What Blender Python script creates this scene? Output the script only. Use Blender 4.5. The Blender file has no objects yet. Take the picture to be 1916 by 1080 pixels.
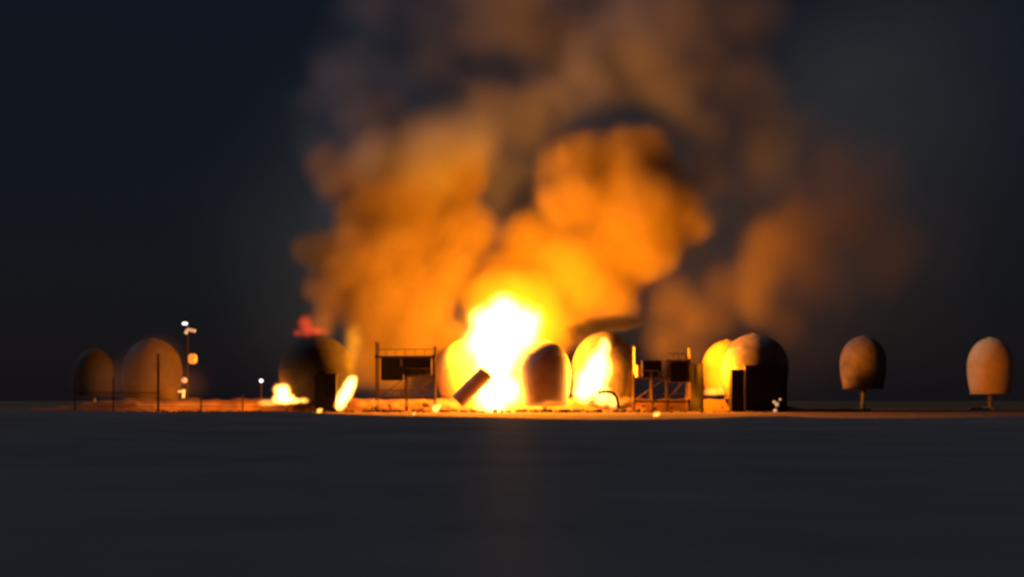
import bpy, bmesh, math, random
import numpy as np
from mathutils import Vector, Matrix
random.seed(7); rng = np.random.default_rng(7)
sc = bpy.context.scene
C = sc.collection

# ------------------------------------------------------------------ camera, sky, added moon fill, exposure
F_PX, HORIZON, CAM_H = 2661.0, 750.0, 1.6
cd = bpy.data.cameras.new('camera'); cam = bpy.data.objects.new('camera', cd); C.objects.link(cam)
cam.location = (0, 0, CAM_H); cam.rotation_euler = (math.pi/2, 0, 0)
cd.lens = 50.0; cd.sensor_width = 36.0; cd.shift_y = (HORIZON-540.0)/1916.0
cd.clip_start = 0.1; cd.clip_end = 9000
cd.dof.use_dof = True; cd.dof.focus_distance = 4.0; cd.dof.aperture_fstop = 6.5
sc.camera = cam

MOON_EL, MOON_AZ = math.radians(38), math.radians(200)
world = bpy.data.worlds.new('World'); sc.world = world; world.use_nodes = True
wn = world.node_tree; bg = wn.nodes['Background']
sky = wn.nodes.new('ShaderNodeTexSky'); sky.sky_type = 'NISHITA'; sky.sun_disc = False
sky.sun_elevation = math.radians(1.5); sky.sun_rotation = math.radians(180)
sky.air_density = 1.0; sky.dust_density = 0.3; sky.ozone_density = 3.0
mixs = wn.nodes.new('ShaderNodeMix'); mixs.data_type = 'RGBA'; mixs.inputs[0].default_value = 0.75
mixs.inputs[7].default_value = (0.30, 0.34, 0.62, 1)
wn.links.new(sky.outputs[0], mixs.inputs[6]); wn.links.new(mixs.outputs[2], bg.inputs[0])
bg.inputs[1].default_value = 0.0165
sl = bpy.data.lights.new('moon_fill', 'SUN'); sl.energy = 0.72; sl.angle = math.radians(8); sl.color = (0.74, 0.86, 1.0)  # unseen moon, added as a cool fill for ground and smoke
so = bpy.data.objects.new('moon_fill', sl); C.objects.link(so)
so.rotation_euler = (0, math.radians(-50), math.radians(-22))
sc.view_settings.view_transform = 'Standard'; sc.view_settings.look = 'None'
sc.view_settings.exposure = 0.0; sc.view_settings.gamma = 1.0
cy = sc.cycles
cy.use_denoising = True
cy.max_bounces = 6; cy.diffuse_bounces = 2; cy.glossy_bounces = 2; cy.volume_bounces = 2
cy.transparent_max_bounces = 24; cy.sample_clamp_indirect = 1.5
cy.volume_step_rate = 0.35; cy.volume_max_steps = 256

FIRE = (1.0, 0.24, 0.004)
GLOW = (1.0, 0.33, 0.05)
FIRE_EDGE = (1.0, 0.36, 0.01)

# ------------------------------------------------------------------ helpers
def P(px, py, D):
    "the point at distance D that the photograph shows at column px, row py"
    return Vector(((px-958.0)*D/F_PX, D, CAM_H + (HORIZON-py)*D/F_PX))
def S(n, D): return n*D/F_PX

def tag(o, label=None, cat=None, group=None, kind=None):
    if label: o['label'] = label
    if cat: o['category'] = cat
    if group: o['group'] = group
    if kind: o['kind'] = kind
    return o
def empty(name, loc, rz=0.0):
    o = bpy.data.objects.new(name, None); C.objects.link(o); o.location = loc; o.rotation_euler = (0, 0, rz)
    o.empty_display_size = .3
    return o
def link(name, bm, mat, parent=None, smooth=False):
    me = bpy.data.meshes.new(name)
    bmesh.ops.recalc_face_normals(bm, faces=bm.faces)
    bm.to_mesh(me); bm.free()
    if smooth:
        for p in me.polygons: p.use_smooth = True
    me.materials.append(mat)
    o = bpy.data.objects.new(name, me); C.objects.link(o)
    if parent is not None: o.parent = parent
    return o
def box(bm, c, d, rot=None, bevel=0.0):
    m = Matrix.Translation(c)
    if rot is not None: m = m @ rot
    r = bmesh.ops.create_cube(bm, size=1.0, matrix=m @ Matrix.Diagonal((d[0], d[1], d[2], 1)))
    if bevel > 0:
        es = list({e for v in r['verts'] for e in v.link_edges})
        bmesh.ops.bevel(bm, geom=es, offset=bevel, segments=1, affect='EDGES')
def tube(bm, a, b, r, n=8, r2=None):
    a, b = Vector(a), Vector(b); d = b-a; L = d.length
    q = d.to_track_quat('Z', 'Y').to_matrix().to_4x4()
    bmesh.ops.create_cone(bm, cap_ends=True, segments=n, radius1=r, radius2=r if r2 is None else r2, depth=L,
                          matrix=Matrix.Translation((a+b)/2) @ q)
def lathe(bm, prof, n=40):
    rings = []
    for r, z in prof:
        if r < 1e-4: rings.append([bm.verts.new((0, 0, z))])
        else: rings.append([bm.verts.new((r*math.cos(2*math.pi*i/n), r*math.sin(2*math.pi*i/n), z)) for i in range(n)])
    for a, b in zip(rings, rings[1:]):
        for i in range(n):
            j = (i+1) % n
            if len(a) == 1 and len(b) == 1: continue
            if len(a) == 1: bm.faces.new((a[0], b[i], b[j]))
            elif len(b) == 1: bm.faces.new((a[i], a[j], b[0]))
            else: bm.faces.new((a[i], a[j], b[j], b[i]))

def surf(name, col, rough=0.6, metal=0.0, var=0.35, scale=0.8, spec=0.15, dark=0.35, bump=0.0, spec_tint=None):
    m = bpy.data.materials.new(name); m.use_nodes = True; nt = m.node_tree
    b = nt.nodes['Principled BSDF']
    tc = nt.nodes.new('ShaderNodeTexCoord')
    nz = nt.nodes.new('ShaderNodeTexNoise'); nz.inputs['Scale'].default_value = scale; nz.inputs['Detail'].default_value = 6
    nz.inputs['Roughness'].default_value = 0.62
    nt.links.new(tc.outputs['Object'], nz.inputs['Vector'])
    rp = nt.nodes.new('ShaderNodeValToRGB'); rp.color_ramp.elements[0].position = 0.32; rp.color_ramp.elements[1].position = 0.68
    d = [c*(1-var)*1.0 for c in col]
    rp.color_ramp.elements[0].color = (*d, 1); rp.color_ramp.elements[1].color = (*col, 1)
    nt.links.new(nz.outputs['Fac'], rp.inputs[0]); nt.links.new(rp.outputs[0], b.inputs['Base Color'])
    b.inputs['Roughness'].default_value = rough; b.inputs['Metallic'].default_value = metal
    b.inputs['Specular IOR Level'].default_value = spec
    if spec_tint: b.inputs['Specular Tint'].default_value = (*spec_tint, 1)
    if bump:
        bp = nt.nodes.new('ShaderNodeBump'); bp.inputs['Strength'].default_value = bump; bp.inputs['Distance'].default_value = 0.1
        nt.links.new(nz.outputs['Fac'], bp.inputs['Height']); nt.links.new(bp.outputs[0], b.inputs['Normal'])
    return m
def glow(name, col, strength):
    m = bpy.data.materials.new(name); m.use_nodes = True; nt = m.node_tree
    b = nt.nodes['Principled BSDF']; b.inputs['Base Color'].default_value = (.5, .5, .5, 1)
    b.inputs['Emission Color'].default_value = (*col, 1); b.inputs['Emission Strength'].default_value = strength
    return m

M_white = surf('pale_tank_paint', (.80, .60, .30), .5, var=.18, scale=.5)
M_shade = surf('shaded_tank_paint', (.26, .23, .21), .6, var=.5, scale=.6)  # darker copy of the tank paint; shade is put into its colour
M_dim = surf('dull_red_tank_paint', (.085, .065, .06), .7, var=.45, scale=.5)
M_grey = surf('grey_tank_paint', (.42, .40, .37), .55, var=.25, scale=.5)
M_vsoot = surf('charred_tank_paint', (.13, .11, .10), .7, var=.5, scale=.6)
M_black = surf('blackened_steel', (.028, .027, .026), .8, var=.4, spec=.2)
M_steel = surf('galvanised_steel', (.22, .21, .20), .5, metal=.3)
M_rust = surf('rusted_steel', (.055, .036, .028), .7)
M_dkbox = surf('dark_cladding', (.014, .015, .016), .8, var=.25, spec=.2)
M_conc = surf('concrete', (.32, .31, .29), .85, var=.3)
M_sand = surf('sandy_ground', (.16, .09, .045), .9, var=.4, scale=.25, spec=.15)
M_field = surf('damp_dark_ground', (.100, .112, .128), .85, var=.3, scale=.12, spec=.0)
_nt = M_field.node_tree; _g = _nt.nodes.new('ShaderNodeBsdfGlossy'); _g.inputs['Color'].default_value = (.55, .75, 1, 1); _g.inputs['Roughness'].default_value = .5
_m = _nt.nodes.new('ShaderNodeMixShader'); _m.inputs[0].default_value = .005
_o = _nt.nodes['Material Output']; _nt.links.new(_nt.nodes['Principled BSDF'].outputs[0], _m.inputs[1]); _nt.links.new(_g.outputs[0], _m.inputs[2]); _nt.links.new(_m.outputs[0], _o.inputs['Surface'])
M_lamp_w = glow('white_lamp', (.85, .85, 1.0), 2.0)
M_lamp_o = glow('sodium_lamp', (.9, .27, .03), .62)
M_lamp_d = glow('dim_lamp', (.55, .40, .25), .6)
M_lamp_y = glow('yellow_lamp', (.85, .62, .18), .8)

# ------------------------------------------------------------------ numpy noise, blob fields, shells
NROT = np.array(Matrix.Rotation(.7, 3, 'X') @ Matrix.Rotation(.6, 3, 'Y') @ Matrix.Rotation(.9, 3, 'Z'))
def vnoise(p, scale, seed):
    r = np.random.default_rng(seed); n = 32
    g = r.random((n, n, n))
    q = (p @ NROT)/scale; i = np.floor(q).astype(int); f = q-i; f = f*f*(3-2*f)
    out = 0
    for dx in (0, 1):
        for dy in (0, 1):
            for dz in (0, 1):
                w = (f[:, 0] if dx else 1-f[:, 0])*(f[:, 1] if dy else 1-f[:, 1])*(f[:, 2] if dz else 1-f[:, 2])
                out = out + w*g[(i[:, 0]+dx) % n, (i[:, 1]+dy) % n, (i[:, 2]+dz) % n]
    return out*2-1
def fbm(p, scale, seed, octs=4):
    a, s, t = 1.0, scale, 0
    for k in range(octs):
        t = t + a*vnoise(p, s, seed+k); a *= .5; s *= .5
    return t
def field(p, blobs, holes, soft, namp, nscale, seed, bil=0):
    nz = fbm(p, nscale, seed)*.6
    if bil: nz = nz - bil*(np.abs(vnoise(p, nscale*.75, seed+20))*2.2-.55) - bil*.5*(np.abs(vnoise(p, nscale*.36, seed+21))*2.2-.55)
    out = np.zeros(len(p))
    for (c, r, w) in blobs:
        r3 = np.array(r if hasattr(r, '__len__') else (r, r, r))
        d = np.sqrt((((p-np.array(c))/r3)**2).sum(1)) + nz*namp
        v = np.clip((1-d)/soft, 0, 1); v = v*v*(3-2*v)*w
        out = np.maximum(out, v)
    for (c, r, w) in holes:
        r3 = np.array(r if hasattr(r, '__len__') else (r, r, r))
        d = np.sqrt((((p-np.array(c))/r3)**2).sum(1)) + nz*namp*.6
        v = np.clip((1-d)/.6, 0, 1); v = v*v*(3-2*v)*w
        out = out*(1-v)
    return out
def surface_nets(F, o, h):
    "closed quads round the cells where F is positive"
    s = F > 0
    nx, ny, nz = F.shape
    cnt = np.zeros((nx-1, ny-1, nz-1), int)
    for dx in (0, 1):
        for dy in (0, 1):
            for dz in (0, 1):
                cnt += s[dx:nx-1+dx, dy:ny-1+dy, dz:nz-1+dz]
    mix = (cnt > 0) & (cnt < 8)
    idx = -np.ones(mix.shape, int); idx[mix] = np.arange(mix.sum())
    cells = np.argwhere(mix)
    acc = np.zeros((len(cells), 3)); num = np.zeros(len(cells))
    corners = [(a, b, c) for a in (0, 1) for b in (0, 1) for c in (0, 1)]
    for a in corners:
        for ax in range(3):
            if a[ax]: continue
            b = list(a); b[ax] = 1
            fa = F[cells[:, 0]+a[0], cells[:, 1]+a[1], cells[:, 2]+a[2]]; fb = F[cells[:, 0]+b[0], cells[:, 1]+b[1], cells[:, 2]+b[2]]
            x = (fa > 0) != (fb > 0)
            t = np.where(x, fa/np.where(x, fa-fb, 1), 0)
            pt = np.tile(np.array(a, float), (len(cells), 1)); pt[:, ax] = t
            acc[x] += pt[x]; num[x] += 1
    V = (cells + acc/np.maximum(num, 1)[:, None])*h + o
    Q = []
    for ax in range(3):
        u, v = [(1, 2), (2, 0), (0, 1)][ax]
        sl0 = [slice(1, -1)]*3; sl0[ax] = slice(0, -1); sl1 = [slice(1, -1)]*3; sl1[ax] = slice(1, None)
        x = np.argwhere(s[tuple(sl0)] != s[tuple(sl1)])
        if len(x) == 0: continue
        add = np.ones(3, int); add[ax] = 0
        g = x+add
        inside = s[g[:, 0], g[:, 1], g[:, 2]]
        eu = np.zeros(3, int); eu[u] = 1; ev = np.zeros(3, int); ev[v] = 1
        q = [idx[tuple((g-eu-ev).T)], idx[tuple((g-ev).T)], idx[tuple(g.T)], idx[tuple((g-eu).T)]]
        q = np.stack(q, 1); q[~inside] = q[~inside][:, ::-1]
        Q.append(q)
    return V, np.concatenate(Q)

def cloud(name, blobs, mat_fn, spacing, prad, shell_h, soft=.7, namp=.25, nscale=6, seed=1, holes=(), res=112, bil=0):
    """a closed billowing shell; the loose points inside it carry the density that its volume material reads"""
    grow = 1.35 if not bil else 1.8
    lo = np.min([np.array(c)-np.array(r)*grow for c, r, w in blobs], 0)-prad*2-shell_h*2
    hi = np.max([np.array(c)+np.array(r)*grow for c, r, w in blobs], 0)+prad*2+shell_h*2
    n = np.ceil((hi-lo)/spacing).astype(int)
    ax = [lo[k]+(np.arange(n[k])+.5)*spacing for k in range(3)]
    g = np.stack(np.meshgrid(*ax, indexing='ij'), -1).reshape(-1, 3)
    g = g + (rng.random(g.shape)-.5)*spacing*.7
    f = field(g, blobs, holes, soft, namp, nscale, seed, bil)
    keep = f > .015
    pts = g[keep]; wts = f[keep]
    # shell: everything within a margin of a point
    m = np.ceil((hi-lo)/shell_h).astype(int)+5
    o = lo-2*shell_h
    occ = np.zeros(m)
    ci = np.round((pts-o)/shell_h).astype(int)
    occ[tuple(ci.T)] = 1
    def blur(a):
        for k in range(3):
            a = (np.roll(a, 1, k)+a+np.roll(a, -1, k))
        return a
    D = (blur(occ) > 0).astype(float)
    D = blur(D)/27.0
    V, Q = surface_nets(D-.3, o, shell_h)
    org = Vector(((lo+hi)/2)); org.z = max(0.0, float(lo[2]))
    o3 = np.array(org)
    me = bpy.data.meshes.new(name)
    nv, npt, nq = len(V), len(pts), len(Q)
    me.vertices.add(nv+npt); me.vertices.foreach_set('co', np.concatenate([V, pts]).astype(np.float32).ravel() - np.tile(o3, nv+npt).astype(np.float32))
    me.loops.add(nq*4); me.loops.foreach_set('vertex_index', Q.astype(np.int32).ravel())
    me.polygons.add(nq); me.polygons.foreach_set('loop_start', np.arange(0, nq*4, 4, dtype=np.int32))
    me.update(calc_edges=True); me.validate()
    ob = bpy.data.objects.new(name, me); C.objects.link(ob); ob.location = org
    vg = ob.vertex_groups.new(name='density')
    lev = np.clip(np.round(wts*40), 1, 40).astype(int)
    for L in range(1, 41):
        ii = np.nonzero(lev == L)[0]
        if len(ii): vg.add((ii+nv).tolist(), L/40.0, 'REPLACE')
    vg.add(list(range(nv)), 0.0, 'REPLACE')
    mat = bpy.data.materials.new(name); mat.use_nodes = True; nt = mat.node_tree; nt.nodes.clear()
    pd = nt.nodes.new('ShaderNodeTexPointDensity'); pd.point_source = 'OBJECT'; pd.object = ob; pd.radius = prad
    pd.vertex_color_source = 'VERTEX_WEIGHT'; pd.vertex_attribute_name = 'density'
    pd.resolution = res; pd.space = 'OBJECT'; pd.interpolation = 'Linear'
    full_n = (4.19*prad**3/spacing**3)*.30          # summed falloff where the field is full; the shell's own vertices weigh nothing
    mp = nt.nodes.new('ShaderNodeMath'); mp.operation = 'MULTIPLY'
    mx = nt.nodes.new('ShaderNodeMath'); mx.operation = 'MULTIPLY'; mx.inputs[1].default_value = 1/full_n
    nt.links.new(pd.outputs['Density'], mp.inputs[0]); nt.links.new(pd.outputs['Color'], mp.inputs[1]); nt.links.new(mp.outputs[0], mx.inputs[0])
    out = nt.nodes.new('ShaderNodeOutputMaterial')
    mat_fn(nt, mx.outputs[0], out)
    rgb = nt.nodes.new('ShaderNodeRGB'); rgb.outputs[0].default_value = (1, 1, 1, 1)
    tr = nt.nodes.new('ShaderNodeBsdfTransparent'); nt.links.new(rgb.outputs[0], tr.inputs[0]); nt.links.new(tr.outputs[0], out.inputs['Surface'])
    me.materials.append(mat)
    print(name, 'points', npt, 'quads', nq)
    return ob
def smoke_mat(dens, albedo):
    def fn(nt, d, out):
        v = nt.nodes.new('ShaderNodeVolumePrincipled'); v.inputs['Color'].default_value = (*albedo, 1)
        k = nt.nodes.new('ShaderNodeMath'); k.operation = 'MULTIPLY'; k.inputs[1].default_value = dens
        nt.links.new(d, k.inputs[0]); nt.links.new(k.outputs[0], v.inputs['Density']); nt.links.new(v.outputs[0], out.inputs['Volume'])
    return fn
def flame_mat(strength, col=GLOW):
    def fn(nt, d, out):
        v = nt.nodes.new('ShaderNodeEmission'); v.inputs['Color'].default_value = (*col, 1)
        k = nt.nodes.new('ShaderNodeMath'); k.operation = 'MULTIPLY'; k.inputs[1].default_value = strength
        nt.links.new(d, k.inputs[0]); nt.links.new(k.outputs[0], v.inputs['Strength']); nt.links.new(v.outputs[0], out.inputs['Volume'])
    return fn
def fire_light(parent, p, watts, rad=1.0, col=FIRE):
    l = bpy.data.lights.new('firelight', 'POINT'); l.energy = watts; l.color = col; l.shadow_soft_size = rad
    o = bpy.data.objects.new('firelight', l); C.objects.link(o); o.parent = parent
    o.location = p - parent.location
    return o

# ------------------------------------------------------------------ the setting
def smooth(a, b, x):
    t = min(1, max(0, (x-a)/(b-a))); return t*t*(3-2*t)
bm = bmesh.new()
R = 4000
vs = [bm.verts.new(v) for v in ((-R, 112, -.06), (R, 112, -.06), (R, 6000, -.06), (-R, 6000, -.06))]
bm.faces.new(vs)
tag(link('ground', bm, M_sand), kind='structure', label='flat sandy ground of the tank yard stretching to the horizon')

CREST = [(-900, 768), (0, 767), (200, 768), (300, 771), (520, 769), (700, 777), (780, 779), (920, 782), (1000, 784), (1200, 786), (1330, 783), (1440, 777), (1560, 783), (1700, 782), (1916, 778), (2900, 775)]
def crest_row(px):
    for (a, ra), (b, rb) in zip(CREST, CREST[1:]):
        if a <= px <= b: return ra+(rb-ra)*(px-a)/(b-a)
    return 770
bm = bmesh.new()
YC = 110.0
xs = np.linspace(-420, 420, 281); ys = list(np.linspace(-30, 90, 41))+[95, 100, 104, 107, 110, 111.5, 113, 116]
grid = []
for y in ys:
    row = []
    for x in xs:
        px = 958+x*F_PX/YC
        zc = CAM_H-(crest_row(px)-HORIZON)*YC/F_PX + .015*math.sin(x*1.7)+.012*math.sin(x*4.3+1)
        z = (zc-.02)*smooth(10, 110, y)**1.2 if y <= YC else zc - (zc+.25)*smooth(110, 116, y)
        row.append(bm.verts.new((x, y, z+.01*math.sin(x*.31+y*.7))))
    grid.append(row)
for r0, r1 in zip(grid, grid[1:]):
    for i in range(len(xs)-1): bm.faces.new((r0[i], r0[i+1], r1[i+1], r1[i]))
tag(link('field', bm, M_field, smooth=True), kind='structure', label='dark bare field in front of the burning tanks')

# low earth berm in front of the tanks
bm = bmesh.new()
prev = None
for k in range(0, 261):
    px = 60+k*6.0
    D = 212.0+1.2*math.sin(k*.07)
    x = (px-958)*D/F_PX
    h = 1.85+.10*math.sin(k*.9)+.10*math.sin(k*.37+2)
    if px < 240: h *= .25+.75*smooth(60, 240, px)
    if px > 1440: h *= 1-.8*smooth(1430, 1500, px)
    ring = [bm.verts.new((x, D-1.9-.2*math.sin(k*.5), -.1)), bm.verts.new((x, D-1.0, h*.55)), bm.verts.new((x, D-.35, h)), bm.verts.new((x, D+.5, h*.97)), bm.verts.new((x, D+2.2, -.1))]
    if prev:
        for i in range(4): bm.faces.new((prev[i], ring[i], ring[i+1], prev[i+1]))
    prev = ring
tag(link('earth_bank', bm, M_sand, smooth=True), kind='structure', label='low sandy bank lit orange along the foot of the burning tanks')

bm = bmesh.new()
for k in range(420):
    px = random.uniform(240, 1450); D = random.uniform(196, 211.5)
    x = (px-958)*D/F_PX; z = -.05 if D < 210 else (D-210)*.75
    q = random.uniform(.12, .55)*(1.3 if 680 < px < 1200 else .8)
    m = Matrix.Translation((x, D, z+q*.2)) @ Matrix.Rotation(random.uniform(0, 3), 4, 'Z') @ Matrix.Rotation(random.uniform(-.6, .6), 4, 'X') @ Matrix.Diagonal((q*random.uniform(.8, 2.2), q, q*random.uniform(.5, 1.1), 1))
    rr = bmesh.ops.create_icosphere(bm, subdivisions=1, radius=.6, matrix=m)
    for v in rr['verts']: v.co += Vector((random.uniform(-1, 1), random.uniform(-1, 1), random.uniform(-1, 1)))*q*.14
tag(link('rubble', bm, M_black), 'dark scattered rubble along the burning ground', 'rubble', None, 'stuff')

# ------------------------------------------------------------------ tanks
def tank(cx, top, hw, bottom, D, mat, label, ring_mat=None, stem=True):
    base = P(cx, 740, D); base.z = 0
    t = empty('storage_tank', base)
    tag(t, label, 'storage tank', 'round topped storage tanks in a row')
    r = S(hw, D); z0 = P(cx, bottom, D).z; z1 = P(cx, top, D).z
    H = z1-z0; zw = z0+H*.49
    prof = [(0.0, z1)]
    for k in range(1, 15):
        a = math.pi/2*(1-k/14); prof.append((r*math.cos(a), zw+(z1-zw)*math.sin(a)))
    for k in range(1, 9):
        u = k/8; prof.append((r*(1-.16*u**2.2), zw+(z0-zw)*u))
    prof.append((0, z0))
    bm = bmesh.new(); lathe(bm, prof, 48); link('shell', bm, mat, t, True)
    bm = bmesh.new(); lathe(bm, [(r*.2, z0-.22), (r*.88, z0-.10), (r*.90, z0-.02), (r*.90, z0+.05), (r*.2, z0+.05), (r*.2, z0-.22)], 48)
    link('base_ring', bm, ring_mat or mat, t, False)
    bm = bmesh.new(); tube(bm, (0, 0, -.1), (0, 0, z0-.1), r*.10, 14); link('support_column', bm, ring_mat or M_conc, t, True)
    bm = bmesh.new(); lathe(bm, [(0, .25), (r*.3, .25), (r*.34, -.1)], 20); link('footing', bm, M_conc, t)
    bm = bmesh.new(); lathe(bm, [(0, z1+.10), (r*.10, z1+.09), (r*.12, z1-.05)], 14); link('roof_hatch', bm, mat, t)
    # weld seam bands stand proud
    bm = bmesh.new()
    for zz, rr in ((zw, r), (zw+(z1-zw)*.55, r*math.sqrt(1-.55**2))):
        n = 48
        bmesh.ops.create_cone  # noqa
        ring = [(rr*1.004, zz-.06), (rr*1.012, zz), (rr*1.004, zz+.06)]
        lathe(bm, ring, 48)
    link('seam_band', bm, mat, t)
    return t
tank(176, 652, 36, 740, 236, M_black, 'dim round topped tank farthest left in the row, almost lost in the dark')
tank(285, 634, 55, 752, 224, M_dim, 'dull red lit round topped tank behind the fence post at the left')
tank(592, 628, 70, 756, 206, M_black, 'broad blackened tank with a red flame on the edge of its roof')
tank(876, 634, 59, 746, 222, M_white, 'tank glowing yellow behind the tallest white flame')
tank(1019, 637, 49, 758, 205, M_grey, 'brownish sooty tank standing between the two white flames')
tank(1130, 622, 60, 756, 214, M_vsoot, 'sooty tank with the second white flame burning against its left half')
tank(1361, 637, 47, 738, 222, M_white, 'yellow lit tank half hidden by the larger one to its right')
tank(1412, 625, 63, 745, 211, M_shade, 'large tank lit orange on its left side above the dark cabins')
tank(1615, 629, 43, 727, 238, M_shade, 'dull brown tank on a short column, lit only on its left half')
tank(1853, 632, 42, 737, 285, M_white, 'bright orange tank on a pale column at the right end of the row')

# ------------------------------------------------------------------ steel racks
def rack(D, posts, depth, beams, boxes, label, rails=(), braces=()):
    x0 = posts[0][0]
    base = P(x0, 740, D); base.z = 0
    t = empty('steel_rack', base); tag(t, label, 'steel rack', 'open steel racks between the tanks')
    L = lambda px, py, dy=0: P(px, py, D) - Vector((base.x, base.y-dy, 0))
    for px, top in posts:
        for dy in (0, depth):
            bm = bmesh.new(); a = L(px, top, dy); b = Vector((a.x, a.y, 0)); box(bm, (a+b)/2, (.22, .22, a.z))
            link('post', bm, M_rust, t)
            bm = bmesh.new(); box(bm, (a.x, a.y, .06), (.5, .5, .12)); link('base_plate', bm, M_rust, t)
    for (pa, pb, py) in beams:
        for dy in (0, depth):
            a, b = L(pa, py, dy), L(pb, py, dy)
            bm = bmesh.new(); box(bm, (a+b)/2 + Vector((0, -.14 if dy == 0 else .14, 0)), (b.x-a.x+.3, .12, .24)); link('beam', bm, M_rust, t)
        a, b = L(pa, py), L(pb, py)
        for q in (a, b):
            bm = bmesh.new(); box(bm, q+Vector((0, depth/2, .03)), (.14, depth+.4, .14)); link('cross_beam', bm, M_rust, t)
        for q in (a, b):
            bm = bmesh.new(); box(bm, q+Vector((0, -.24, 0)), (.42, .1, .42)); link('joint_plate', bm, M_rust, t)
    for (pa, pb, py, n) in rails:
        a, b = L(pa, py, -.16), L(pb, py, -.16)
        bm = bmesh.new(); tube(bm, a, b, .055, 6); link('handrail', bm, M_rust, t)
        for q in range(1, n):
            c = a.lerp(b, q/n); bm = bmesh.new(); tube(bm, c-Vector((0, 0, 1.05)), c, .045, 6); link('stanchion', bm, M_rust, t)
    for (p0, q0, p1, q1) in braces:
        bm = bmesh.new(); tube(bm, L(p0, q0, depth+.2), L(p1, q1, depth+.2), .07, 6); link('brace', bm, M_rust, t)
    for (pa, pb, ta, tb, nm) in boxes:
        a, b = L(pa, tb), L(pb, ta)
        w, h = b.x-a.x, b.z-a.z
        bm = bmesh.new(); box(bm, ((a.x+b.x)/2, depth/2, (a.z+b.z)/2), (w, depth*.8, h), bevel=.06)
        o = link(nm, bm, M_dkbox, t)
        bm = bmesh.new(); box(bm, ((a.x+b.x)/2, depth/2, b.z+.05), (w+.12, depth*.86, .1)); link('lid', bm, M_dkbox, o)
        n = max(2, int(w/1.1))
        for i in range(n+1):
            bm = bmesh.new(); box(bm, (a.x+w*i/n, depth*.1-.03, (a.z+b.z)/2), (.08, .08, h*.96)); link('rib', bm, M_dkbox, o)
    return t, L
tA, LA = rack(207, [(704, 640), (813, 648), (759, 706)], 3.2, [(704, 813, 668), (759, 813, 704), (704, 813, 746)],
              [(713, 752, 668, 712, 'dark_unit'), (755, 806, 669, 702, 'dark_unit')], 'two tier steel rack carrying two dark units, left of the tallest flame', [(704, 813, 654, 6), (704, 813, 731, 7), (759, 813, 690, 4)], [(704, 746, 759, 704), (759, 746, 813, 704)])
bm = bmesh.new(); a, b = LA(751, 672, -.3), LA(751, 686, -.3); box(bm, (a+b)/2, (.25, .1, a.z-b.z)); link('name_plate', bm, M_steel, tA)
tB, LB = rack(206, [(1187, 645), (1221, 706), (1250, 674), (1289, 652)], 3.0, [(1187, 1250, 707), (1187, 1289, 752), (1250, 1289, 676)],
              [(1203, 1238, 676, 706, 'dark_unit'), (1255, 1292, 676, 716, 'dark_unit')], 'crowded steel rack with dark units and pale posts, right of the sooty tanks', [(1187, 1289, 738, 8), (1250, 1289, 662, 4), (1187, 1250, 694, 4)], [(1187, 752, 1250, 707), (1250, 752, 1289, 707)])
for px, a_, b_ in ((1187, 650, 700), (1289, 652, 672), (1289, 716, 748)):
    bm = bmesh.new(); a, b = LB(px, a_, -.35), LB(px, b_, -.35); tube(bm, a, b, .16, 10); link('pale_pipe', bm, M_white, tB)
bm = bmesh.new(); a, b = LB(1187, 690, -.3), LB(1187, 704, -.3); tube(bm, LB(1193, 684, -.4), LB(1193, 706, -.4), .35, 14); link('canister', bm, M_white, tB)

# ------------------------------------------------------------------ cabins
def cabin(pa, pb, ta, tb, D, depth, label, door=None, mat=None):
    a, b = P(pa, ta, D), P(pb, tb, D)
    w, h = b.x-a.x, a.z
    t = empty('cabin', ((a.x+b.x)/2, D+depth/2, 0)); tag(t, label, 'cabin', 'dark cabins among the tanks')
    mat = mat or M_dkbox
    bm = bmesh.new(); box(bm, (0, 0, h/2), (w, depth, h)); link('wall', bm, mat, t)
    bm = bmesh.new(); box(bm, (0, 0, h+.08), (w+.3, depth+.3, .16)); link('roof', bm, mat, t)
    n = max(2, int(w/1.0))
    for i in range(n+1):
        bm = bmesh.new(); box(bm, (-w/2+w*i/n, -depth/2-.03, h/2), (.09, .06, h*.98)); link('wall_rib', bm, mat, t)
    if door:
        bm = bmesh.new(); box(bm, (door*w, -depth/2-.04, 1.05), (min(.95, w*.6), .05, 2.1)); d = link('door', bm, M_steel if mat is M_steel else M_black, t)
        bm = bmesh.new(); box(bm, (door*w+.3, -depth/2-.1, 1.05), (.1, .06, .06)); link('handle', bm, M_steel, d)
    return t
cabin(590, 628, 702, 760, 199, 2.6, 'tall narrow dark cabin in front of the broad blackened tank', .05)
cabin(1369, 1391, 694, 755, 205, 2.4, 'narrow grey cabin just left of the wide dark cabin', .05)
cabin(1395, 1472, 686, 762, 203, 5, 'wide dark cabin in front of the large orange lit tank', .2)
cabin(1292, 1316, 682, 755, 209, 2.4, 'slim dark cabin standing against the crowded steel rack', .05)

# ------------------------------------------------------------------ toppled vessel, pipe, block
D = 203
a, b = P(856, 752, D), P(908, 700, D)
t = empty('toppled_vessel', (a.x, D, 0)); tag(t, 'toppled cylinder leaning at a slant in front of the tallest white flame', 'vessel')
org = Vector((a.x, D, 0)); ax = (b-a).normalized()
bm = bmesh.new(); tube(bm, a-org, b-org, S(15, D), 24); link('body', bm, M_grey, t, False)
bm = bmesh.new(); bmesh.ops.create_uvsphere(bm, u_segments=24, v_segments=12, radius=S(14.6, D), matrix=Matrix.Translation(b-org) @ ax.to_track_quat('Z', 'Y').to_matrix().to_4x4() @ Matrix.Diagonal((1, 1, .5, 1))); link('domed_end', bm, M_grey, t, True)
bm = bmesh.new(); m_ = (a+b)/2-org; tube(bm, m_-ax*.15, m_+ax*.15, S(16, D), 24); link('band', bm, M_grey, t)

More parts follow.
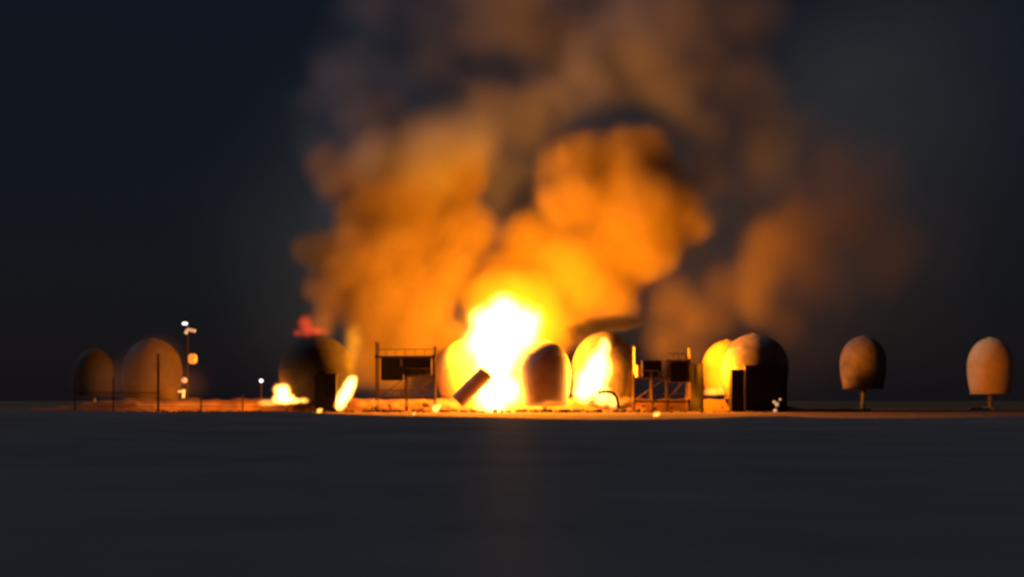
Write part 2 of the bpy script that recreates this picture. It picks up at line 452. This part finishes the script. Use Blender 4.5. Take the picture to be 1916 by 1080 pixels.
D = 201
t = empty('bent_pipe', P(1140, 757, D)); tag(t, 'bent dark pipe stub in the second white flame', 'pipe')
pts = [(1120, 735), (1134, 733), (1146, 735), (1153, 742), (1156, 752), (1157, 764)]
bm = bmesh.new()
for (p0, p1) in zip(pts, pts[1:]): tube(bm, P(*p0, D)-t.location, P(*p1, D)-t.location, .22, 10)
link('pipe', bm, M_black, t)
bm = bmesh.new(); q = P(1120, 735, D)-t.location; tube(bm, q+Vector((-.08, 0, 0)), q+Vector((.08, 0, 0)), .36, 14); link('flange', bm, M_black, t)

D = 220
c = P(1832, 766, D)
bm = bmesh.new(); box(bm, (0, 0, .12), (S(34, D), 1.2, .34), bevel=.05)
o = link('concrete_slab', bm, M_conc); o.location = (c.x, D, max(0, c.z-.1)); tag(o, 'pale concrete slab at the foot of the bright orange tank', 'slab')

# ------------------------------------------------------------------ lamps
D = 214
t = empty('lamp_mast', (P(351, 740, D).x, D, 0)); tag(t, 'tall thin mast with white, orange and yellow lamps one above another', 'lamp mast')
base = t.location.copy()
bm = bmesh.new(); a = P(351, 602, D)-base; tube(bm, (0, 0, 0), a, .16, 10, .09); link('pole', bm, M_black, t)
def ball(px, py, r, mat, name='lamp', dy=-.4, sq=(1, 1, 1)):
    bm = bmesh.new(); bmesh.ops.create_uvsphere(bm, u_segments=16, v_segments=10, radius=1)
    bmesh.ops.scale(bm, vec=(S(r, D)*sq[0], S(r, D)*sq[1], S(r, D)*sq[2]), verts=bm.verts)
    o = link(name, bm, mat, t, True); o.location = P(px, py, D)-base+Vector((0, dy, 0)); return o
def armr(px, py):
    bm = bmesh.new(); a = P(px, py, D)-base; tube(bm, (0, 0, a.z), a+Vector((0, -.35, 0)), .06, 6); link('arm', bm, M_black, t)
for px, py in ((347, 606), (357, 620), (362, 672), (346, 712), (343, 735)): armr(px, py)
ball(347, 606, 5, M_lamp_w, sq=(1.1, .7, .6))
bm = bmesh.new()
for p0, p1 in (((348, 625), (352, 617)), ((352, 617), (367, 620))): tube(bm, P(*p0, D)-base+Vector((0, -.45, 0)), P(*p1, D)-base+Vector((0, -.45, 0)), S(3.2, D), 8)
link('floodlight', bm, M_lamp_d, t)
bm = bmesh.new(); box(bm, P(362, 672, D)-base+Vector((0, -.5, 0)), (S(17, D), .5, S(19, D)), bevel=S(4, D)); link('orange_lamp', bm, M_lamp_o, t)
ball(346, 712, 5.5, M_lamp_d)
bm = bmesh.new()
tube(bm, P(345, 729, D)-base+Vector((0, -.4, 0)), P(344, 745, D)-base+Vector((0, -.4, 0)), S(3, D), 8)
box(bm, P(339, 733, D)-base+Vector((0, -.4, 0)), (S(9, D), .3, S(4, D))); link('yellow_lamp', bm, M_lamp_y, t)

D = 206
t = empty('lamp_post', (P(489, 740, D).x, D, 0)); tag(t, 'short lamp post with one small white light, left of the broad blackened tank', 'lamp post'); base = t.location.copy()
bm = bmesh.new(); tube(bm, (0, 0, 0), P(489, 711, D)-base, .07, 8); link('pole', bm, M_black, t)
ball(489, 713, 3.6, M_lamp_w, dy=-.15)
D = 201
t = empty('lamp_post', (P(1453, 757, D).x, D, 0)); tag(t, 'low cluster of pale lights at the foot of the wide dark cabin', 'lamp post', None); base = t.location.copy()
bm = bmesh.new(); tube(bm, (0, 0, 0), P(1453, 750, D)-base, .08, 8); link('pole', bm, M_black, t)
ball(1453, 757, 3.6, M_lamp_d, sq=(1, 1, 1.3)); ball(1448, 753, 3, M_lamp_d); ball(1459, 748, 2.2, M_lamp_d); ball(1450, 769, 3.6, M_lamp_d)

# ------------------------------------------------------------------ wire fence at the left
D = 200
t = empty('wire_fence', (P(300, 740, D).x, D, 0)); tag(t, 'dark wire fence with thin posts in front of the dull red lit tank', 'fence'); base = t.location.copy()
for px, top in ((140, 700), (212, 706), (296, 662), (376, 738), (454, 738), (536, 742)):
    bm = bmesh.new(); a = P(px, top, D)-base; tube(bm, (a.x, 0, -.1), a, .17 if px == 296 else .10, 8); link('post', bm, M_black, t)
for py in (735, 748, 760):
    bm = bmesh.new(); tube(bm, P(140, py, D)-base, P(300 if py < 740 else 536, py+1, D)-base, .06 if py < 740 else .03, 6); link('wire', bm, M_black, t)

# ------------------------------------------------------------------ fire
def B(px, py, r, D, w=1.0, sq=(1, 1, 1)):
    return (tuple(P(px, py, D)), (S(r, D)*sq[0], S(r, D)*sq[1], S(r, D)*sq[2]), w)
def flame(name, label, blobs, strength, lights, spacing, col=GLOW, namp=.2, soft=.6, seed=3, nscale=2.0, group=None, res=80, fringe=None):
    o = cloud(name, blobs, flame_mat(strength, col), spacing, spacing*1.9, spacing*2.6, soft, namp, nscale, seed, res=res)
    tag(o, label, 'flame', group)
    if fringe:
        c = cloud('flame_fringe', fringe[0], flame_mat(fringe[1], FIRE_EDGE), fringe[2], fringe[2]*1.9, fringe[2]*2.6, .9, namp, nscale, seed+100, res=res)
        c.location = c.location - o.location; c.parent = o
    for (px, py, D, w, r) in lights: fire_light(o, P(px, py, D), w, r)
    return o
flame('flame', 'tallest flame, a huge white fireball with yellow edges in the middle of the row',
      [B(938, 632, 70, 210), B(942, 588, 48, 211), B(968, 618, 52, 211), B(900, 640, 45, 211, .8), B(925, 685, 54, 208), B(948, 735, 40, 206), B(916, 752, 42, 205), B(925, 770, 26, 203), B(905, 600, 40, 213, .7), B(985, 600, 42, 213, .8)], 11,
      [(955, 578, 210, 300000, 2.0), (920, 745, 207, 15000, 1.0)], .5, seed=5,
      fringe=([B(1005, 612, 62, 213), B(880, 600, 50, 214), B(850, 690, 45, 213, 1, (1, 1, 1.4)), B(938, 600, 80, 214)], .22, .7))
flame('flame', 'second white flame, a slanting sheet against the sooty tank',
      [B(1131, 650, 14, 207, 1, (1, 1, 1.9)), B(1124, 668, 20, 207, 1, (1, 1, 1.4)), B(1115, 690, 30, 206, 1, (1, 1, 1.3)), B(1104, 715, 38, 205), B(1088, 738, 26, 204), B(1134, 690, 16, 206, .8, (1, 1, 2)), B(1128, 745, 24, 203, .5), B(1150, 756, 14, 202, .5, (1, 1, 1.3))], 14,
      [(1106, 690, 206.5, 25000, 1.0)], .3, seed=8, namp=.1)
flame('flame', 'slanting jet of white fire between the narrow cabin and the steel rack',
      [B(632+(662-632)*q/9, 762-(762-708)*q/9, (11, 13, 14.5, 15, 15, 15, 15, 14, 12.5, 10)[q], 199+q*.2) for q in range(10)], 22,
      [(655, 722, 206.5, 9000, .6)], .2, seed=11, nscale=.8, namp=.34,
      fringe=([B(659-3*math.sin(q*.6), 706-q*11, 12+q*1.9, 200.5+q*.6, 1, (1, 1, 1.4)) for q in range(8)], .38, .3))
flame('flame', 'squat white flame on the ground at the left end of the fire',
      [B(526, 732, 19, 198), B(530, 748, 19, 198, 1, (1.3, 1, .7)), B(550, 752, 12, 198, .7, (1.4, 1, .6)), B(570, 752, 9, 198, .35, (1.4, 1, .7)), B(500, 757, 14, 198, .12, (2, 1, .6))], 22,
      [(512, 742, 203, 3500, .5)], .2, namp=.3, seed=13, nscale=.8)
flame('flame', 'red flame curling off the roof edge of the broad blackened tank',
      [B(570, 604, 20, 204), B(574, 617, 22, 204), B(592, 621, 17, 204, 1, (1.3, 1, .8)), B(556, 626, 12, 204, 1, (1.3, 1, .7)), B(610, 624, 12, 204, .6, (1.5, 1, .6))], .75, [], .22, col=(1, .06, .006), seed=17, nscale=1.2, soft=.9)
flame('flame', 'low yellow fire between the two rounded tanks beside the dark cabins',
      [B(1330, 735, 16, 214, .5, (1.6, 1, .6)), B(1352, 730, 12, 213, .4)], 3.0, [(1332, 688, 208.8, 22000, .5)], .22, seed=19, nscale=1)  # its light is added beside the large tank to brighten the left edge
for k, (px, py, r, lab) in enumerate(((597, 770, 6.5, 'small white fire on the ground before the narrow cabin'), (815, 765, 10, 'round white fire on the ground under the right end of the two tier rack'),
                         (774, 775, 4.5, 'tiny reddish fire below the middle of the two tier rack'), (1227, 778, 8, 'small pale fire on the ground below the crowded steel rack'))):
    DD = 150 if py > 773 else 172
    flame('ground_fire', lab, [B(px, py, r, DD), B(px+r*.7, py-r*.5, r*.6, DD)], 14, [], .09, seed=23+k, nscale=.6, group='small fires on the ground', res=40)
# line of low flames along the bank; its left stretch is added
low = []
for k in range(46):
    px = 680+k*11+random.uniform(-5, 5); py = 756+random.uniform(-6, 5)
    if 1150 < px: py -= 2
    low.append(B(px, py, random.uniform(6, 14), 205+random.uniform(-2, 2), random.uniform(.25, .9), (1.5, 1, .75)))
for k in range(20): low.append(B(245+k*13+random.uniform(-5, 5), 760+random.uniform(-3, 3), random.uniform(6, 10), 204+random.uniform(-1, 1), .25, (1.9, 1, .7)))  # added flames to go with the fill lights on the left bank
for px in range(975, 1066, 11): low.append(B(px+random.uniform(-3, 3), 760+random.uniform(-4, 3), random.uniform(9, 13), 200.5, random.uniform(.5, .9), (1.4, 1, .8)))
o = cloud('ground_flames', low, flame_mat(2.6, (1, .24, .015)), .26, .5, .7, .8, .25, 1.2, 31, res=200)
tag(o, 'broken line of low orange flames along the foot of the tanks, with an added stretch lighting the left bank', 'flames', None, 'stuff')
for px, w in ((700, 1500), (830, 2500), (1030, 2500), (1200, 2200), (1290, 1800), (1380, 900), (460, 1200), (390, 1300), (320, 1300), (270, 1100)):  # the lights at the far left are added to brighten the bank
    fire_light(o, P(px, 748, 207.5), w, .5)

# ------------------------------------------------------------------ smoke
def SB(px, py, r, w=1.0, dd=0.0, sq=(1, .8, 1)):
    D = 228+(650-py)*.022+dd
    return (tuple(P(px, py, D)), (S(r, D)*sq[0], S(r, D)*sq[1], S(r, D)*sq[2]), w)
SP = dict(spacing=.75, prad=1.6, shell_h=2.5, res=150, bil=.55)
left = [SB(668, 600, 45), SB(675, 690, 50), SB(740, 700, 60), SB(800, 700, 50), SB(700, 640, 60), SB(770, 650, 70), SB(845, 650, 60), SB(720, 570, 90), SB(622, 562, 50), SB(580, 545, 30), SB(690, 500, 105), SB(745, 470, 115), SB(605, 480, 52), SB(562, 470, 30), SB(770, 400, 105), SB(705, 400, 85),
        SB(835, 335, 95), SB(765, 335, 85), SB(845, 520, 85), SB(865, 440, 85), SB(800, 600, 80), SB(640, 330, 65, .35), SB(600, 300, 55, .3), SB(595, 612, 28)]
right = [SB(940, 530, 85, .9), SB(930, 590, 95, 1, -4), SB(1010, 620, 80, 1, -4), SB(985, 470, 80, .9), SB(1010, 570, 75, 1, -4), SB(1085, 525, 95, 1, -4), SB(1150, 565, 52, 1, -4), SB(1182, 582, 24, 1, -4), SB(1150, 475, 105, 1, -4), SB(1200, 420, 115, 1, -7), SB(1272, 400, 72, 1, -8), SB(1312, 425, 32, 1, -8),
         SB(1105, 380, 105, 1, -4), SB(1180, 320, 105, 1, -4), SB(1085, 300, 85, 1, -4), SB(1235, 330, 72, 1, -4), SB(1222, 500, 36, 1, -7)]
UD = 9
upper = [SB(700, 200, 130, 0.65, UD), SB(600, 210, 80, 0.39, UD), SB(820, 250, 105, 1.00, UD), SB(900, 190, 105, .6, UD), SB(1000, 240, 115, 1.00, UD), SB(1110, 170, 105, 1.00, -6), SB(1150, 90, 115, 1.00, -6), SB(1050, 70, 105, 0.78, UD), SB(1290, 150, 105, 0.91, -8),
         SB(1335, 270, 95, 0.91, -8), SB(1350, 105, 62, 1.00, -8), SB(1220, 50, 130, 0.78, -8), SB(900, 50, 120, 0.52, UD), SB(770, 60, 110, 0.45, UD), SB(1350, 350, 55, 0.65, -8), SB(1060, -60, 160, 0.65, UD), SB(1260, -60, 150, 0.65, -8), SB(860, -60, 140, 0.39, UD), SB(960, 380, 110, 1, UD), SB(1050, 330, 100, 1, UD), SB(890, 330, 90, .9, UD), SB(640, 380, 90, .6, UD), SB(1290, 480, 90, .5, UD), SB(1400, 200, 100, .6, -8), SB(620, 120, 90, .4, UD), SB(1420, 300, 100, .6, -8), SB(1400, 40, 120, .5, -8), SB(680, 30, 120, .4, UD), SB(575, 260, 60, .5, UD), SB(545, 200, 40, .4, UD), SB(960, 0, 150, .7, UD), SB(780, 150, 120, .6, UD), SB(780, 290, 95, .8, -9), SB(690, 300, 80, .7, -7), SB(860, 270, 80, .7, -9), SB(620, 360, 75, .8, 2), SB(1330, 330, 80, 1, -8), SB(1280, 230, 90, 1, -8), SB(1390, 160, 90, .8, -8), SB(640, 170, 110, .8, 4), SB(690, 260, 110, .9, 2), SB(590, 300, 70, .8, 4), SB(1310, 380, 80, .8, -8), SB(1430, 240, 100, .6, -8), SB(1240, 130, 140, .8, -8)]
right_drift = [SB(1420, 520, 65, .9, -8), SB(1452, 470, 75, .9, -8), SB(1405, 560, 50, .9, -8), SB(1500, 440, 85, .7, -6), SB(1565, 430, 90, .5, -4), SB(1620, 420, 80, .4, -2), SB(1480, 385, 70, .5, -2), SB(1412, 595, 42, .8, -8), SB(1290, 605, 62, .7, -4), SB(1235, 660, 60, .5, 0), SB(1290, 680, 50, .5, 0), SB(1240, 570, 75, .6, -2), SB(1340, 560, 75, .5, -2), SB(1330, 620, 50, .5, -4), SB(1650, 470, 130, .2), SB(1530, 320, 140, .2), SB(1470, 620, 60, .35), SB(1520, 500, 130, .35, 0), SB(1440, 420, 130, .3, 2), SB(1600, 380, 150, .25, 2)]
holes = [SB(962, 372, 52, .9, -10, (1, 2, 1)), SB(775, 225, 45, .95, -4, (1, 3, 1)), SB(885, 95, 85, .9, -2, (1.1, 3, .9)), SB(925, 455, 42, .85, -8, (1, 2, 1)), SB(1078, 172, 30, .8, -8, (1, 2, 1)), SB(830, 568, 32, .8, -10, (1, 2, 1)), SB(960, 130, 60, .7, 2, (1.2, 3, .8)), SB(1300, 112, 34, .8, -12, (1.6, 2, .6)), SB(1350, 395, 55, .8, -6, (1.3, 2, .6)), SB(845, 190, 40, .8, 0, (1, 3, 1))]
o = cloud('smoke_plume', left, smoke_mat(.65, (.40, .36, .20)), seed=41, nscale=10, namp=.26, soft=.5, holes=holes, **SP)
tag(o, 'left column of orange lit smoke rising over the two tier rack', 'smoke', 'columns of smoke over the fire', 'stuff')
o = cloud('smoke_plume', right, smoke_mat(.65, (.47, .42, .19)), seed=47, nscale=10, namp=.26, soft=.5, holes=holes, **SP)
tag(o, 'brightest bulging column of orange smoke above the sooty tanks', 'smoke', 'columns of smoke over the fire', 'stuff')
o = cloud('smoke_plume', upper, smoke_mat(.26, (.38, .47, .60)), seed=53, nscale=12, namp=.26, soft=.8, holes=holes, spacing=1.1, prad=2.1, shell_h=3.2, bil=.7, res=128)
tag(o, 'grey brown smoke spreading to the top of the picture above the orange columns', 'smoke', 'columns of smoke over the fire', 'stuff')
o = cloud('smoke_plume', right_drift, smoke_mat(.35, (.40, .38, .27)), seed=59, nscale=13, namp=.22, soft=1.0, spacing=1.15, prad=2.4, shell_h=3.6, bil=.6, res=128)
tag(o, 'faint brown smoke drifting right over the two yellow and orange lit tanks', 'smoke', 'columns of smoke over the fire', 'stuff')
dark = [(tuple(P(px, py, D)), tuple(S(r, D)*q for q in (1.3, 1, .8)), 1) for px, py, r, D in ((1082, 620, 26, 201.5), (1110, 610, 27, 201.5), (1140, 606, 27, 201.5), (1168, 604, 25, 202), (1192, 602, 18, 202), (1072, 638, 15, 201.5))]
o = cloud('black_smoke', dark, smoke_mat(1.6, (.05, .05, .055)), .3, .55, .8, .6, .25, 1.5, 61, res=64)
tag(o, 'band of black smoke curling over the top of the second white flame', 'smoke', None, 'stuff')

thin = [SB(1250, 420, 520, .8, 34, (1.25, .35, 1)), SB(1560, 330, 420, 1, 34, (1, .35, 1.1)), SB(1750, 120, 380, .7, 34, (1, .4, 1)), SB(800, 480, 560, .8, 34, (1, .35, 1))]
o = cloud('thin_smoke', thin, smoke_mat(.045, (.72, .84, .78)), 3.5, 8.0, 10.0, 1.0, .25, 30, 71, res=80)
tag(o, 'thin grey veil of smoke hanging behind the whole row of tanks', 'smoke', None, 'stuff')

low_haze = [(tuple(P(px, py, 207)), (S(rx, 207), 5, S(ry, 207)), w) for px, py, rx, ry, w in ((285, 690, 75, 75, 1), (190, 715, 90, 50, .7), (330, 720, 80, 45, .6))]
o = cloud('thin_smoke', low_haze, smoke_mat(.17, (.32, .30, .30)), 1.0, 2.2, 2.8, 1.0, .3, 5, 83, res=64)
tag(o, 'faint low smoke in front of the dull red lit tank at the left', 'smoke', None, 'stuff')
